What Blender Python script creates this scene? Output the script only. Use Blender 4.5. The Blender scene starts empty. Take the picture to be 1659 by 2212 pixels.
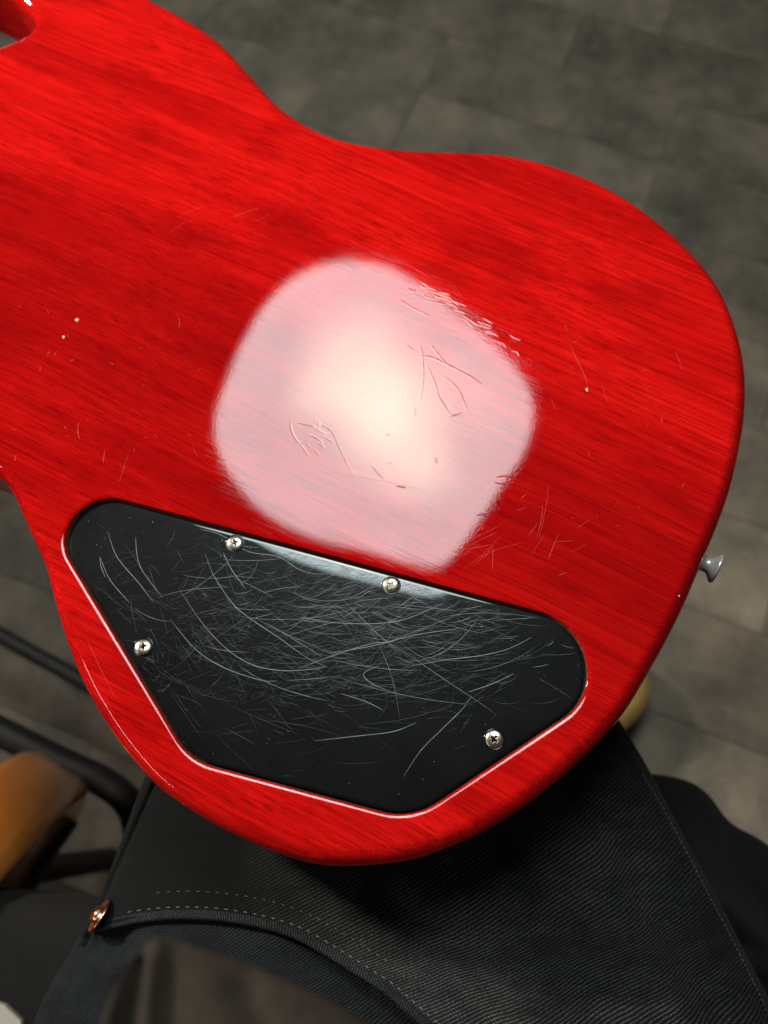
import bpy, bmesh, math, random
from mathutils import Vector, Matrix
from mathutils.geometry import tessellate_polygon
random.seed(7)
R = math.radians
SC = bpy.context.scene
COL = SC.collection

# ------------------------------------------------------------------ camera
TILT = R(22)          # camera looks down, 22 degrees forward of straight down
FPX, CX, CY, HC = 1700.0, 829.5, 1106.0, 0.945
ZG = 0.66             # height of the guitar's back
cam_d = bpy.data.cameras.new('camera'); cam = bpy.data.objects.new('camera', cam_d); COL.objects.link(cam)
cam.location = (0, 0, HC); cam.rotation_euler = (TILT, 0, 0)
cam_d.sensor_fit = 'VERTICAL'; cam_d.sensor_height = 36.0; cam_d.lens = FPX / 2212.0 * 36.0
cam_d.clip_start = 0.01; cam_d.clip_end = 50
cam_d.dof.use_dof = True; cam_d.dof.focus_distance = 0.292; cam_d.dof.aperture_fstop = 7.2
SC.camera = cam
SC.view_settings.view_transform = 'Standard'; SC.view_settings.look = 'None'
SC.view_settings.exposure = 0.0; SC.view_settings.gamma = 1.0

def ray(x, y):
    u = (x-CX)/FPX; v = (CY-y)/FPX
    return Vector((u, math.sin(TILT)+v*math.cos(TILT), -math.cos(TILT)+v*math.sin(TILT)))
def at(x, y, z=ZG):
    """world point at height z seen at photo position x, y"""
    d = ray(x, y); return Vector((0, 0, HC)) + d*((HC-z)/-d.z)

# ------------------------------------------------------------------ world: dim room
w = bpy.data.worlds.new('World'); SC.world = w; w.use_nodes = True
bg = w.node_tree.nodes['Background']; bg.inputs[0].default_value = (1.0, 0.93, 0.84, 1); bg.inputs[1].default_value = 0.03

# ------------------------------------------------------------------ helpers
def link(o, parent=None):
    COL.objects.link(o)
    if parent: o.parent = parent
    return o
def mesh_obj(name, verts, faces, mat, parent=None, smooth=True, uvs=None, normals=None):
    me = bpy.data.meshes.new(name)
    me.from_pydata([tuple(v) for v in verts], [], faces)
    me.validate(); me.update()
    if smooth: me.polygons.foreach_set('use_smooth', [True]*len(me.polygons))
    if uvs is not None:
        uvl = me.uv_layers.new(name='UVMap')
        for l in me.loops: uvl.data[l.index].uv = uvs[l.vertex_index]
    if normals is not None:
        me.normals_split_custom_set_from_vertices([tuple(n) for n in normals])
    if mat: me.materials.append(mat)
    return link(bpy.data.objects.new(name, me), parent)
def empty(name, loc=(0, 0, 0)):
    o = bpy.data.objects.new(name, None); o.location = loc; o.empty_display_size = .05; return link(o)
def tag(o, label=None, cat=None, group=None, kind=None):
    if label: o['label'] = label
    if cat: o['category'] = cat
    if group: o['group'] = group
    if kind: o['kind'] = kind
    return o
def catmull(pts, n=12, closed=True):
    out = []; N = len(pts)
    rng = range(N) if closed else range(N-1)
    for i in rng:
        g = (lambda k: pts[k % N]) if closed else (lambda k: pts[min(max(k, 0), N-1)])
        a, b, c, d = g(i-1), g(i), g(i+1), g(i+2)
        for k in range(n):
            t = k/n
            out.append(0.5*((2*b)+(c-a)*t+(2*a-5*b+4*c-d)*t*t+(3*b-a-3*c+d)*t**3))
    if not closed: out.append(pts[-1].copy())
    return out
def V2(p): return Vector((p[0], p[1]))
def resample(pts, n, closed=True):
    P = pts + ([pts[0]] if closed else [])
    L = [0]
    for a, b in zip(P, P[1:]): L.append(L[-1]+(b-a).length)
    out = []; j = 0
    for k in range(n):
        s = L[-1]*k/(n if closed else n-1)
        while j < len(L)-2 and L[j+1] < s: j += 1
        f = (s-L[j])/max(L[j+1]-L[j], 1e-12); out.append(P[j].lerp(P[j+1], min(max(f, 0), 1)))
    return out
def area2(p): return sum(p[i].x*p[(i+1) % len(p)].y-p[(i+1) % len(p)].x*p[i].y for i in range(len(p)))
def normals2(p):
    """outward normals of a counter-clockwise polygon, smoothed"""
    N = len(p); ns = []
    for i in range(N):
        t = (p[(i+1) % N]-p[i-1]).normalized(); ns.append(Vector((t.y, -t.x)))
    for _ in range(3):
        ns = [(ns[i-1]+ns[i]*2+ns[(i+1) % N]).normalized() for i in range(N)]
    return ns
def bridge(faces, a, b, n, flip=False):
    for i in range(n):
        j = (i+1) % n
        f = (a+i, a+j, b+j, b+i)
        faces.append(f[::-1] if flip else f)

# ------------------------------------------------------------------ material helpers
def mat(name):
    m = bpy.data.materials.new(name); m.use_nodes = True
    nt = m.node_tree; b = nt.nodes['Principled BSDF']; return m, nt, b
def N(nt, t, **kw):
    n = nt.nodes.new(t)
    for k, v in kw.items():
        if k.startswith('i_'):
            key = k[2:]; key = int(key) if key.isdigit() else key
            n.inputs[key].default_value = v
        else: setattr(n, k, v)
    return n
def L(nt, a, b): nt.links.new(a, b)
def ramp(nt, src, stops):
    r = N(nt, 'ShaderNodeValToRGB'); L(nt, src, r.inputs[0]); e = r.color_ramp.elements
    while len(e) < len(stops): e.new(0.5)
    for k, (p, c) in enumerate(stops):
        e[k].position = p; e[k].color = (c, c, c, 1) if isinstance(c, float) else (*c, 1)
    return r
def mixc(nt, fac, a, b, mode='MIX'):
    m = N(nt, 'ShaderNodeMix', data_type='RGBA', blend_type=mode)
    for s, v in ((0, fac), (6, a), (7, b)):
        if hasattr(v, 'is_linked') or hasattr(v, 'links'): L(nt, v, m.inputs[s])
        else: m.inputs[s].default_value = v if s == 0 else ((*v, 1) if len(v) == 3 else v)
    return m.outputs[2]
def math_(nt, op, a, b=None):
    m = N(nt, 'ShaderNodeMath', operation=op)
    for s, v in ((0, a), (1, b)):
        if v is None: continue
        if hasattr(v, 'links'): L(nt, v, m.inputs[s])
        else: m.inputs[s].default_value = v
    return m.outputs[0]
def simple(name, col, rough, metal=0.0, coat=0.0, noise=0.0, nscale=200):
    m, nt, b = mat(name)
    b.inputs['Base Color'].default_value = (*col, 1); b.inputs['Roughness'].default_value = rough
    b.inputs['Metallic'].default_value = metal; b.inputs['Coat Weight'].default_value = coat
    tc = N(nt, 'ShaderNodeTexCoord')
    nz = N(nt, 'ShaderNodeTexNoise', i_Scale=nscale, i_Detail=3.0); L(nt, tc.outputs['Object'], nz.inputs['Vector'])
    c = ramp(nt, nz.outputs[0], [(.3, tuple(x*(1-noise) for x in col)), (.7, tuple(min(1, x*(1+noise)) for x in col))])
    L(nt, c.outputs[0], b.inputs['Base Color'])
    return m

GRAIN = R(-28)   # direction of the wood grain in the world's x-y plane
def wood_red():
    m, nt, b = mat('cherry_lacquered_mahogany')
    tc = N(nt, 'ShaderNodeTexCoord')
    rot = N(nt, 'ShaderNodeVectorRotate', rotation_type='Z_AXIS'); rot.inputs['Angle'].default_value = -GRAIN
    L(nt, tc.outputs['Object'], rot.inputs['Vector'])
    # slow bend of the grain
    wob = N(nt, 'ShaderNodeTexNoise', i_Scale=6.0, i_Detail=1.0); L(nt, rot.outputs[0], wob.inputs['Vector'])
    wsub = N(nt, 'ShaderNodeVectorMath', operation='SUBTRACT'); L(nt, wob.outputs['Color'], wsub.inputs[0]); wsub.inputs[1].default_value = (.5, .5, .5)
    wsc = N(nt, 'ShaderNodeVectorMath', operation='SCALE'); wsc.inputs['Scale'].default_value = 0.013; L(nt, wsub.outputs[0], wsc.inputs[0])
    add = N(nt, 'ShaderNodeVectorMath', operation='ADD'); L(nt, rot.outputs[0], add.inputs[0]); L(nt, wsc.outputs[0], add.inputs[1])
    def band(sx, sy, detail=3.0, rough=.55, off=0.0):
        mp = N(nt, 'ShaderNodeMapping'); mp.inputs['Scale'].default_value = (sx, sy, sy); mp.inputs['Location'].default_value = (off, off*1.7, 0)
        L(nt, add.outputs[0], mp.inputs['Vector'])
        n = N(nt, 'ShaderNodeTexNoise', i_Scale=1.0, i_Detail=detail, i_Roughness=rough); L(nt, mp.outputs[0], n.inputs['Vector'])
        return n.outputs[0]
    broad = band(4, 34, 2.0, .5)            # wide ribbons
    streak = band(6, 640, 5.0, .65, 3.1)   # fine streaks
    pores = band(24, 3000, 3.0, .5, 7.7)    # pore dashes
    blot = band(20, 62, 4.0, .65, 5.3)       # blotches
    c1 = ramp(nt, broad, [(.30, (.52, .003, .003)), (.5, (.76, .0065, .005)), (.72, (.90, .010, .007))]).outputs[0]
    c2 = mixc(nt, ramp(nt, streak, [(.34, 0.6), (.56, 0.0)]).outputs[0], c1, (.32, .0015, .002))
    c2b = mixc(nt, ramp(nt, streak, [(.55, 0.0), (.75, 0.7)]).outputs[0], c2, (.88, .016, .010))
    c3 = mixc(nt, ramp(nt, blot, [(.30, 0.7), (.52, 0.0)]).outputs[0], c2b, (.36, .0015, .002))
    # broad darker timber ribbon, its colour deepened to tone down the lamp's reflection
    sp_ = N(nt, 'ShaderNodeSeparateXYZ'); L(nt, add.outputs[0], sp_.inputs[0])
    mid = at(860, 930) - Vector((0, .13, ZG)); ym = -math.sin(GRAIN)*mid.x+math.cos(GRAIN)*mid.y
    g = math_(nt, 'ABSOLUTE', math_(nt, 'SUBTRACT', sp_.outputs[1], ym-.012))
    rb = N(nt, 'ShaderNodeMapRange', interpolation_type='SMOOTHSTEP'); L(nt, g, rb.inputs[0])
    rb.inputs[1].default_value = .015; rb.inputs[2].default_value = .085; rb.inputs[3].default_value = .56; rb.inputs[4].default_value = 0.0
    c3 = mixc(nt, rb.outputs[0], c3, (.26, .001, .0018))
    pm = ramp(nt, pores, [(.33, 0.75), (.44, 0.0)]).outputs[0]
    c4 = mixc(nt, pm, c3, (.14, .0008, .0015))
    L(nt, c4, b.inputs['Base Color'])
    b.inputs['Roughness'].default_value = 0.6; b.inputs['Specular IOR Level'].default_value = 0.0
    b.inputs['Coat Weight'].default_value = 1.0; b.inputs['Coat IOR'].default_value = 1.53
    # clear coat with faint sink over the pores and a slow ripple
    h1 = math_(nt, 'MULTIPLY', pm, -0.0000012)
    fine = N(nt, 'ShaderNodeTexNoise', i_Scale=900.0, i_Detail=3.0); L(nt, tc.outputs['Object'], fine.inputs['Vector'])
    h2 = math_(nt, 'MULTIPLY', fine.outputs[0], 0.0000050)
    slow = N(nt, 'ShaderNodeTexNoise', i_Scale=22.0, i_Detail=1.0); L(nt, tc.outputs['Object'], slow.inputs['Vector'])
    h3 = math_(nt, 'MULTIPLY', slow.outputs[0], 0.00006)
    hs = math_(nt, 'MULTIPLY', streak, 0.0000006)
    h = math_(nt, 'ADD', math_(nt, 'ADD', h1, h2), math_(nt, 'ADD', h3, hs))
    bp = N(nt, 'ShaderNodeBump'); bp.inputs['Strength'].default_value = 1.0; bp.inputs['Distance'].default_value = 1.0
    L(nt, h, bp.inputs['Height']); L(nt, bp.outputs[0], b.inputs['Coat Normal'])
    hb = math_(nt, 'MULTIPLY', pm, -0.00006)
    bb = N(nt, 'ShaderNodeBump'); bb.inputs['Strength'].default_value = 0.6; bb.inputs['Distance'].default_value = 1.0
    L(nt, hb, bb.inputs['Height']); L(nt, bb.outputs[0], b.inputs['Normal'])
    b.inputs['Coat Roughness'].default_value = 0.014
    return m
M_RED = wood_red()

def plastic_black():
    m, nt, b = mat('scuffed_black_plastic')
    tc = N(nt, 'ShaderNodeTexCoord')
    nz = N(nt, 'ShaderNodeTexNoise', i_Scale=45.0, i_Detail=5.0); L(nt, tc.outputs['Object'], nz.inputs['Vector'])
    r = ramp(nt, nz.outputs[0], [(.3, 0.30), (.75, 0.46)])
    b.inputs['Base Color'].default_value = (.004, .0045, .005, 1)
    L(nt, r.outputs[0], b.inputs['Roughness'])
    b.inputs['Specular IOR Level'].default_value = 0.10
    b.inputs['Coat Weight'].default_value = 1.0; b.inputs['Coat IOR'].default_value = 1.6; b.inputs['Coat Roughness'].default_value = 0.02
    sl = N(nt, 'ShaderNodeTexNoise', i_Scale=30.0, i_Detail=1.0); L(nt, tc.outputs['Object'], sl.inputs['Vector'])
    bp = N(nt, 'ShaderNodeBump'); bp.inputs['Distance'].default_value = 0.00004; L(nt, sl.outputs[0], bp.inputs['Height'])
    L(nt, bp.outputs[0], b.inputs['Coat Normal'])
    return m
M_PLATE = plastic_black()
M_SCR = simple('scratch_pale_plastic', (.28, .31, .34), 0.32, 0.0, 0.0, .3, 300)
M_SCR2 = simple('scratch_faint_plastic', (.030, .036, .043), 0.30, 0.0, 0.0, .4, 300)
M_REDSCR = simple('scratch_pale_lacquer', (.78, .09, .07), 0.5, 0, 0, .2, 300)
M_CHIP = simple('chipped_bare_wood', (.75, .62, .5), 0.6, 0, 0, .2, 3000)
M_NICKEL = simple('nickel_screw', (.78, .70, .56), 0.27, 1.0, 0.0, .12, 900)
M_CHROME = simple('chrome_button', (.88, .88, .84), 0.30, .45, 0.0, .05, 400)
M_FELT = simple('black_felt', (.01, .01, .01), 0.95)
M_CAVITY = simple('bare_brown_wood_edge', (.10, .045, .025), 0.6, 0, 0, .4, 500)
M_STAND = simple('black_rubber_tube', (.007, .007, .008), 0.55, 0, 0, .3, 60)
M_COPPER = simple('copper_rivet', (.86, .38, .22), 0.22, 1.0, 0, .15, 900)
M_THREAD = simple('grey_thread', (.17, .165, .14), 0.8, 0, 0, .3, 900)

# ------------------------------------------------------------------ lamps of the room and an added fill
def refl(x, y, zl):
    """point on a ceiling plane seen mirrored in the guitar's back at photo position x, y"""
    P = at(x, y, ZG); d = ray(x, y).copy(); d.z = -d.z
    return P + d*((zl-ZG)/d.z)
ZL = 2.25
dia = [(760, 566), (830, 576), (900, 612), (985, 672), (1060, 735), (1120, 800), (1150, 858), (1150, 915), (1125, 985), (1085, 1045),
       (1045, 1110), (1000, 1175), (965, 1215), (935, 1226), (880, 1216), (790, 1192), (700, 1168), (610, 1132), (545, 1085), (495, 1025), (470, 965),
       (468, 900), (490, 820), (530, 735), (575, 660), (625, 610), (690, 578)]
lp = [refl(x, y, ZL) for x, y in dia]
lc = sum(lp, Vector())/len(lp)
pts = resample(catmull([V2(p) for p in lp], 6), 96)
if area2(pts) < 0: pts.reverse()
def emis(name):
    m = bpy.data.materials.new(name); m.use_nodes = True; nt = m.node_tree; nt.nodes.clear()
    o = N(nt, 'ShaderNodeOutputMaterial'); e = N(nt, 'ShaderNodeEmission'); L(nt, e.outputs[0], o.inputs[0]); return m, nt, e
M_LAMP, nt, em = emis('lamp_diffuser')
tc = N(nt, 'ShaderNodeTexCoord')
def blob(x, y, rad, amp, sx=1.0, sy=1.0, rotz=0.0):
    c = refl(x, y, ZL)-lc
    s = N(nt, 'ShaderNodeVectorMath', operation='SUBTRACT'); L(nt, tc.outputs['Object'], s.inputs[0]); s.inputs[1].default_value = c
    mp = N(nt, 'ShaderNodeMapping'); mp.inputs['Rotation'].default_value = (0, 0, rotz); mp.inputs['Scale'].default_value = (sx, sy, 0); L(nt, s.outputs[0], mp.inputs['Vector'])
    ln = N(nt, 'ShaderNodeVectorMath', operation='LENGTH'); L(nt, mp.outputs[0], ln.inputs[0])
    mr = N(nt, 'ShaderNodeMapRange', interpolation_type='SMOOTHSTEP'); L(nt, ln.outputs['Value'], mr.inputs[0])
    mr.inputs[1].default_value = rad; mr.inputs[2].default_value = 0.0; mr.inputs[3].default_value = 0.0; mr.inputs[4].default_value = amp
    return mr.outputs[0]
# the bulbs glow through the diffuser
s1 = math_(nt, 'ADD', blob(775, 800, .24, 8.0, 1.0, .8, R(20)), blob(850, 920, .21, 9.0, 1.0, .8, R(20)))
s2 = math_(nt, 'ADD', s1, blob(925, 1020, .14, 4.0)); s2 = math_(nt, 'ADD', s2, blob(690, 860, .14, 2.5)); s2 = math_(nt, 'ADD', s2, blob(960, 850, .22, 2.0))
tn = N(nt, 'ShaderNodeTexNoise', i_Scale=5.0, i_Detail=2.0); L(nt, tc.outputs['Object'], tn.inputs['Vector'])
st = math_(nt, 'ADD', s2, math_(nt, 'ADD', math_(nt, 'MULTIPLY', tn.outputs[0], 3.0), 8.6))
L(nt, st, em.inputs[1])
cr = ramp(nt, math_(nt, 'DIVIDE', st, 22.0), [(.42, (.78, .95, 1.0)), (.85, (1.0, .93, .78))]); L(nt, cr.outputs[0], em.inputs[0])
lampo = tag(empty('ceiling_lamp', lc), 'large rounded square ceiling lamp glowing warm white above the guitar', 'lamp')
n = len(pts)
vs = [(p.x-lc.x, p.y-lc.y, 0) for p in pts]
tri = tessellate_polygon([[Vector(v) for v in vs]])
dif = mesh_obj('diffuser', vs, [tuple(reversed(t)) if (Vector(vs[t[1]])-Vector(vs[t[0]])).cross(Vector(vs[t[2]])-Vector(vs[t[0]])).z > 0 else tuple(t) for t in tri], M_LAMP, lampo, smooth=False)
fr = []; ff = []
ns = normals2(pts)
for (o, z) in ((0.001, -.004), (.03, -.004), (.03, .07), (.001, .07)):
    fr += [(p.x+q.x*o-lc.x, p.y+q.y*o-lc.y, z) for p, q in zip(pts, ns)]
for k in range(3): bridge(ff, k*n, (k+1)*n, n)
ff.append(tuple(range(3*n, 4*n)))
mesh_obj('housing', fr, ff, simple('lamp_housing_metal', (.25, .25, .25), .5), lampo, smooth=False)
def area(name, loc, target, sx, sy, power, col, spread=180):
    l = bpy.data.lights.new(name, 'AREA'); l.shape = 'RECTANGLE'; l.size = sx; l.size_y = sy; l.energy = power; l.color = col; l.spread = R(spread)
    o = link(bpy.data.objects.new(name, l)); o.location = loc
    o.rotation_euler = (Vector(target)-Vector(loc)).to_track_quat('-Z', 'Y').to_euler(); return o
area('side_lamp', (-1.35, -.62, 1.35), (-.1, -.62, .66), 1.05, .034, 2.6, (1, .93, .85))
area('left_fill_light', (-2.3, 1.5, 2.1), (-.13, .33, .66), .35, .35, 2.6, (1, .93, .82), 26)  # unseen fill, added to brighten the guitar's upper left

# ------------------------------------------------------------------ floor with vinyl planks
def floor_mat(base):
    m, nt, b = mat('worn_grey_plank')
    tc = N(nt, 'ShaderNodeTexCoord'); geo = N(nt, 'ShaderNodeNewGeometry')
    oi = N(nt, 'ShaderNodeObjectInfo')
    off = N(nt, 'ShaderNodeVectorMath', operation='SCALE'); off.inputs['Scale'].default_value = 17.0
    cmb = N(nt, 'ShaderNodeCombineXYZ'); L(nt, oi.outputs['Random'], cmb.inputs[0]); L(nt, oi.outputs['Random'], cmb.inputs[1]); L(nt, cmb.outputs[0], off.inputs[0])
    ad = N(nt, 'ShaderNodeVectorMath', operation='ADD'); L(nt, geo.outputs['Position'], ad.inputs[0]); L(nt, off.outputs[0], ad.inputs[1])
    a = N(nt, 'ShaderNodeTexNoise', i_Scale=9.0, i_Detail=7.0, i_Roughness=.68); L(nt, ad.outputs[0], a.inputs['Vector'])
    c = N(nt, 'ShaderNodeTexNoise', i_Scale=55.0, i_Detail=3.0); L(nt, ad.outputs[0], c.inputs['Vector'])
    col = ramp(nt, a.outputs[0], [(.30, tuple(x*.50 for x in base)), (.5, base), (.70, (base[0]*1.7, base[1]*1.62, base[2]*1.5))]).outputs[0]
    col = mixc(nt, ramp(nt, c.outputs[0], [(.58, 0.0), (.72, .5)]).outputs[0], col, tuple(x*1.6 for x in base))
    hv = N(nt, 'ShaderNodeHueSaturation'); L(nt, col, hv.inputs['Color'])
    mr = N(nt, 'ShaderNodeMapRange'); L(nt, oi.outputs['Random'], mr.inputs[0]); mr.inputs[3].default_value = .82; mr.inputs[4].default_value = 1.18
    L(nt, mr.outputs[0], hv.inputs['Value']); L(nt, hv.outputs[0], b.inputs['Base Color'])
    b.inputs['Roughness'].default_value = .55; b.inputs['Specular IOR Level'].default_value = .3
    bp = N(nt, 'ShaderNodeBump'); bp.inputs['Distance'].default_value = .0006; L(nt, c.outputs[0], bp.inputs['Height']); L(nt, bp.outputs[0], b.inputs['Normal'])
    return m
M_FLOOR = floor_mat((.168, .142, .108))
fl = tag(mesh_obj('floor', [(-6, -6, -.0035), (6, -6, -.0035), (6, 6, -.0035), (-6, 6, -.0035)], [(0, 1, 2, 3)], simple('dark_joint', (.060, .052, .038), .8), smooth=False), kind='structure')
fa = R(-21.9); ex = Vector((math.cos(fa), math.sin(fa))); ey = Vector((-math.sin(fa), math.cos(fa)))
TW, TL = .139, .406
def plank_mesh():
    g = .0005; c = .0003; x0, x1, y0, y1 = g, TL-g, g, TW-g
    v = [(x0, y0, -.003), (x1, y0, -.003), (x1, y1, -.003), (x0, y1, -.003), (x0, y0, -c), (x1, y0, -c), (x1, y1, -c), (x0, y1, -c),
         (x0+c, y0+c, 0), (x1-c, y0+c, 0), (x1-c, y1-c, 0), (x0+c, y1-c, 0)]
    f = [(8, 9, 10, 11)]
    for a in (0, 4):
        for i in range(4): f.append((a+i, a+(i+1) % 4, a+4+(i+1) % 4, a+4+i))
    me = bpy.data.meshes.new('floor_plank'); me.from_pydata(v, [], f); me.materials.append(M_FLOOR); return me
pm = plank_mesh()
offs = {7: -.367+TL, 8: -.166, 6: .041-TL, 9: -.03}
for r in range(-2, 13):
    n0 = 1.072+(r-7)*TW
    o = offs.get(r, (r*.173) % TL)
    for k in range(-3, 4):
        s0 = o+k*TL
        p = ex*s0+ey*n0
        c = p+ex*TL/2+ey*TW/2
        if not (-.95 < c.x < 1.15 and -.55 < c.y < 2.1): continue
        b = link(bpy.data.objects.new('floor_plank', pm), fl); b.location = (p.x, p.y, random.uniform(0, .0005)); b.rotation_euler = (0, 0, fa)

# ------------------------------------------------------------------ the red guitar
guitar = tag(empty('electric_guitar', (0, .13, ZG)), 'cherry red electric guitar lying face down on a lap, scratched black control cover', 'guitar')
guitar_inv = Vector((0, .13, ZG))
def P3(v, z): return Vector((v.x, v.y-.13, z))
out_px = [(320, 0), (400, 42), (465, 85), (510, 128), (552, 175), (602, 230), (662, 272), (720, 299), (785, 315), (855, 325), (925, 329), (1000, 331), (1080, 336),
          (1155, 350), (1235, 375), (1305, 405), (1372, 445), (1430, 489), (1483, 537), (1530, 590), (1565, 645), (1590, 708), (1606, 770), (1612, 830), (1610, 900),
          (1598, 975), (1578, 1060), (1550, 1140), (1516, 1220), (1483, 1300), (1448, 1372), (1402, 1455), (1350, 1540), (1288, 1612), (1212, 1682),
          (1132, 1745), (1052, 1795), (980, 1828), (900, 1856), (820, 1868), (720, 1871), (635, 1856), (540, 1820), (460, 1780), (395, 1740), (330, 1690),
          (270, 1622), (220, 1550), (176, 1470), (142, 1385), (115, 1295), (95, 1220), (70, 1165), (45, 1108), (24, 1062), (-4, 1030), (-45, 1008), (-110, 996),
          (-200, 1010), (-300, 1050), (-420, 1060), (-540, 1000), (-610, 850), (-600, 650), (-520, 470), (-400, 330), (-260, 230), (-130, 160), (0, 108), (50, 88),
          (72, 66), (66, 38), (30, 5), (-60, -40), (-160, -85), (-205, -160), (-150, -260), (-60, -330), (0, -330), (90, -240), (170, -110), (240, -45)]
outp = resample(catmull([V2(at(x, y, ZG-.004)) for x, y in out_px], 8), 720)
if area2(outp) < 0: outp.reverse()
on = normals2(outp); NO = len(outp)
# recess for the cover: four corners with large fillets
def fillet(corners, tans, n=20):
    res = []; K = len(corners)
    for i in range(K):
        c = corners[i]; a = (corners[i-1]-c).normalized(); b = (corners[(i+1) % K]-c).normalized(); t = tans[i]
        half = a.angle(b)/2; r = t*math.tan(half); cen = c+(a+b).normalized()*(r/math.sin(half))
        p0 = c+a*t-cen; p1 = c+b*t-cen
        an0 = math.atan2(p0.y, p0.x); an1 = math.atan2(p1.y, p1.x); d = (an1-an0+math.pi) % (2*math.pi)-math.pi
        for k in range(n+1):
            q = an0+d*k/n; res.append(cen+Vector((math.cos(q), math.sin(q)))*r)
    return res
crn = [(23.2, 1008.5), (1460.9, 1395), (890.6, 1778), (406.9, 1648.4)]
cw = [V2(at(x, y, ZG)) for x, y in crn]
mm = .300/FPX
rec = fillet(cw, [282*mm*.98, 285*mm, 62*mm, 50*mm])
if area2(rec) < 0: rec.reverse()
rec = resample(rec, 400); rn = normals2(rec); NR = len(rec)
TH = .034
V = []; NV = []; F = []
def ring(poly, nrm, off, z, nxy, nz):
    a = len(V)
    for p, q in zip(poly, nrm):
        V.append(P3(p+q*off, z)); NV.append(Vector((q.x*nxy, q.y*nxy, nz)).normalized())
    return a
RO = .0067
prev = ring(outp, on, -RO-.0003, 0, 0, 1); r_in = prev
for k in range(0, 13):
    a = math.pi/2*k/12
    cur = ring(outp, on, -RO+RO*math.sin(a), -RO+RO*math.cos(a), math.sin(a), math.cos(a)); bridge(F, prev, cur, NO, True); prev = cur
for z in (-TH+.003,):
    cur = ring(outp, on, 0, z, 1, 0); bridge(F, prev, cur, NO, True); prev = cur
for k in range(1, 5):
    a = math.pi/2*k/4
    cur = ring(outp, on, -.003+.003*math.cos(a), -TH+.003-.003*math.sin(a), math.cos(a), -math.sin(a)); bridge(F, prev, cur, NO, True); prev = cur
r_bot = prev
# eased lip of the recess, then its wall
RL = .0038; AM = R(26)
LW = RL*math.sin(AM)
prev = ring(rec, rn, LW+.0003-.0006, 0, 0, 1); r_lip = prev
zz = 0
for k in range(0, 9):
    a = AM*k/8; zz = -RL*(1-math.cos(a))
    cur = ring(rec, rn, LW-.0006-RL*math.sin(a), zz, -math.sin(a), math.cos(a)); bridge(F, prev, cur, NR, False); prev = cur
r2 = .0004
for k in range(1, 6):
    a = AM+(math.pi/2-AM)*k/5
    cur = ring(rec, rn, -.0006-r2*(math.sin(a)-math.sin(AM)), zz-r2*(math.cos(AM)-math.cos(a)), -math.sin(a), math.cos(a)); bridge(F, prev, cur, NR, False); prev = cur
off_w = -.0006-r2*(1-math.sin(AM))
cur = ring(rec, rn, off_w, -.0042, -1, 0); bridge(F, prev, cur, NR, False)
c0 = ring(rec, rn, off_w, -.0042, 0, 1); nfl = len(V)
outer = [Vector((V[r_in+i].x, V[r_in+i].y, 0)) for i in range(NO)]; hole = [Vector((V[r_lip+i].x, V[r_lip+i].y, 0)) for i in range(NR)]
allp = list(range(r_in, r_in+NO))+list(range(r_lip, r_lip+NR))
def addtris(polys, idx, up=True):
    for t in tessellate_polygon(polys):
        a, b, c = (idx[i] for i in t)
        if a == b or b == c or a == c: continue
        z = (V[b]-V[a]).cross(V[c]-V[a]).z
        F.append((a, b, c) if (z > 0) == up else (a, c, b))
addtris([outer, hole], allp)
addtris([[V[r_bot+i].copy() for i in range(NO)]], list(range(r_bot, r_bot+NO)), up=False)
addtris([[V[c0+i].copy() for i in range(NR)]], list(range(c0, c0+NR)))
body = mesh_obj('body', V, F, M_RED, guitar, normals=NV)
# thin raw wood band showing inside the recess, under the lacquer edge
V2s = []; F2 = []
for o_, z in ((off_w-.00005, -.0010), (off_w-.0009, -.0026), (off_w-.0009, -.0040)):
    V2s += [P3(p+q*o_, z) for p, q in zip(rec, rn)]
bridge(F2, 0, NR, NR); bridge(F2, NR, 2*NR, NR)
mesh_obj('recess_edge', V2s, F2, M_CAVITY, body)

# control cover: pillowed plate with a bevelled rim
PO = off_w-.0011
V = []; NV = []; F = []
TOPZ = -.0009
def dome(d): D = .010; c = .00003; return TOPZ-(c*(1-d/D)**2 if d < D else 0), (2*c/D*(1-d/D) if d < D else 0)
prev = ring(rec, rn, PO, -.0040, 1, 0)
cur = ring(rec, rn, PO, TOPZ-.0009, 1, 0); bridge(F, prev, cur, NR, False); prev = cur
BV = .00125
ze, se = dome(0)
CH = R(14); z0 = ze-.00013
for k in range(0, 7):
    a = R(85)-(R(85)-CH)*k/6
    q = .00010*(1-math.sin(a))/(1-math.sin(CH))
    cur = ring(rec, rn, PO-q, z0-.0001*(math.cos(CH)-math.cos(a)), math.sin(a), math.cos(a)); bridge(F, prev, cur, NR, False); prev = cur
for k in range(1, 9):
    f = k/8; a = CH*(1-f)+se*f
    cur = ring(rec, rn, PO-.0001-(BV-.0001)*f, z0+.00013*(1-(1-f)**2), math.sin(a), math.cos(a)); bridge(F, prev, cur, NR, False); prev = cur
for k in range(1, 17):
    d = .010*k/16
    zk, sk = dome(d); cur = ring(rec, rn, PO-BV-d, zk, sk, 1); bridge(F, prev, cur, NR, False); prev = cur
addtris([[V[prev+i].copy() for i in range(NR)]], list(range(prev, prev+NR)))
cover = mesh_obj('control_cover', V, F, M_PLATE, guitar, normals=NV)
pc = sum((V[prev+i] for i in range(NR)), Vector())/NR; rq = Matrix.Rotation(-.018, 3, 'X')
cover.rotation_euler = (-.018, 0, 0); cover.location = pc-rq@pc
cover['label'] = 'scratched black plastic cover held by four screws'

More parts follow.
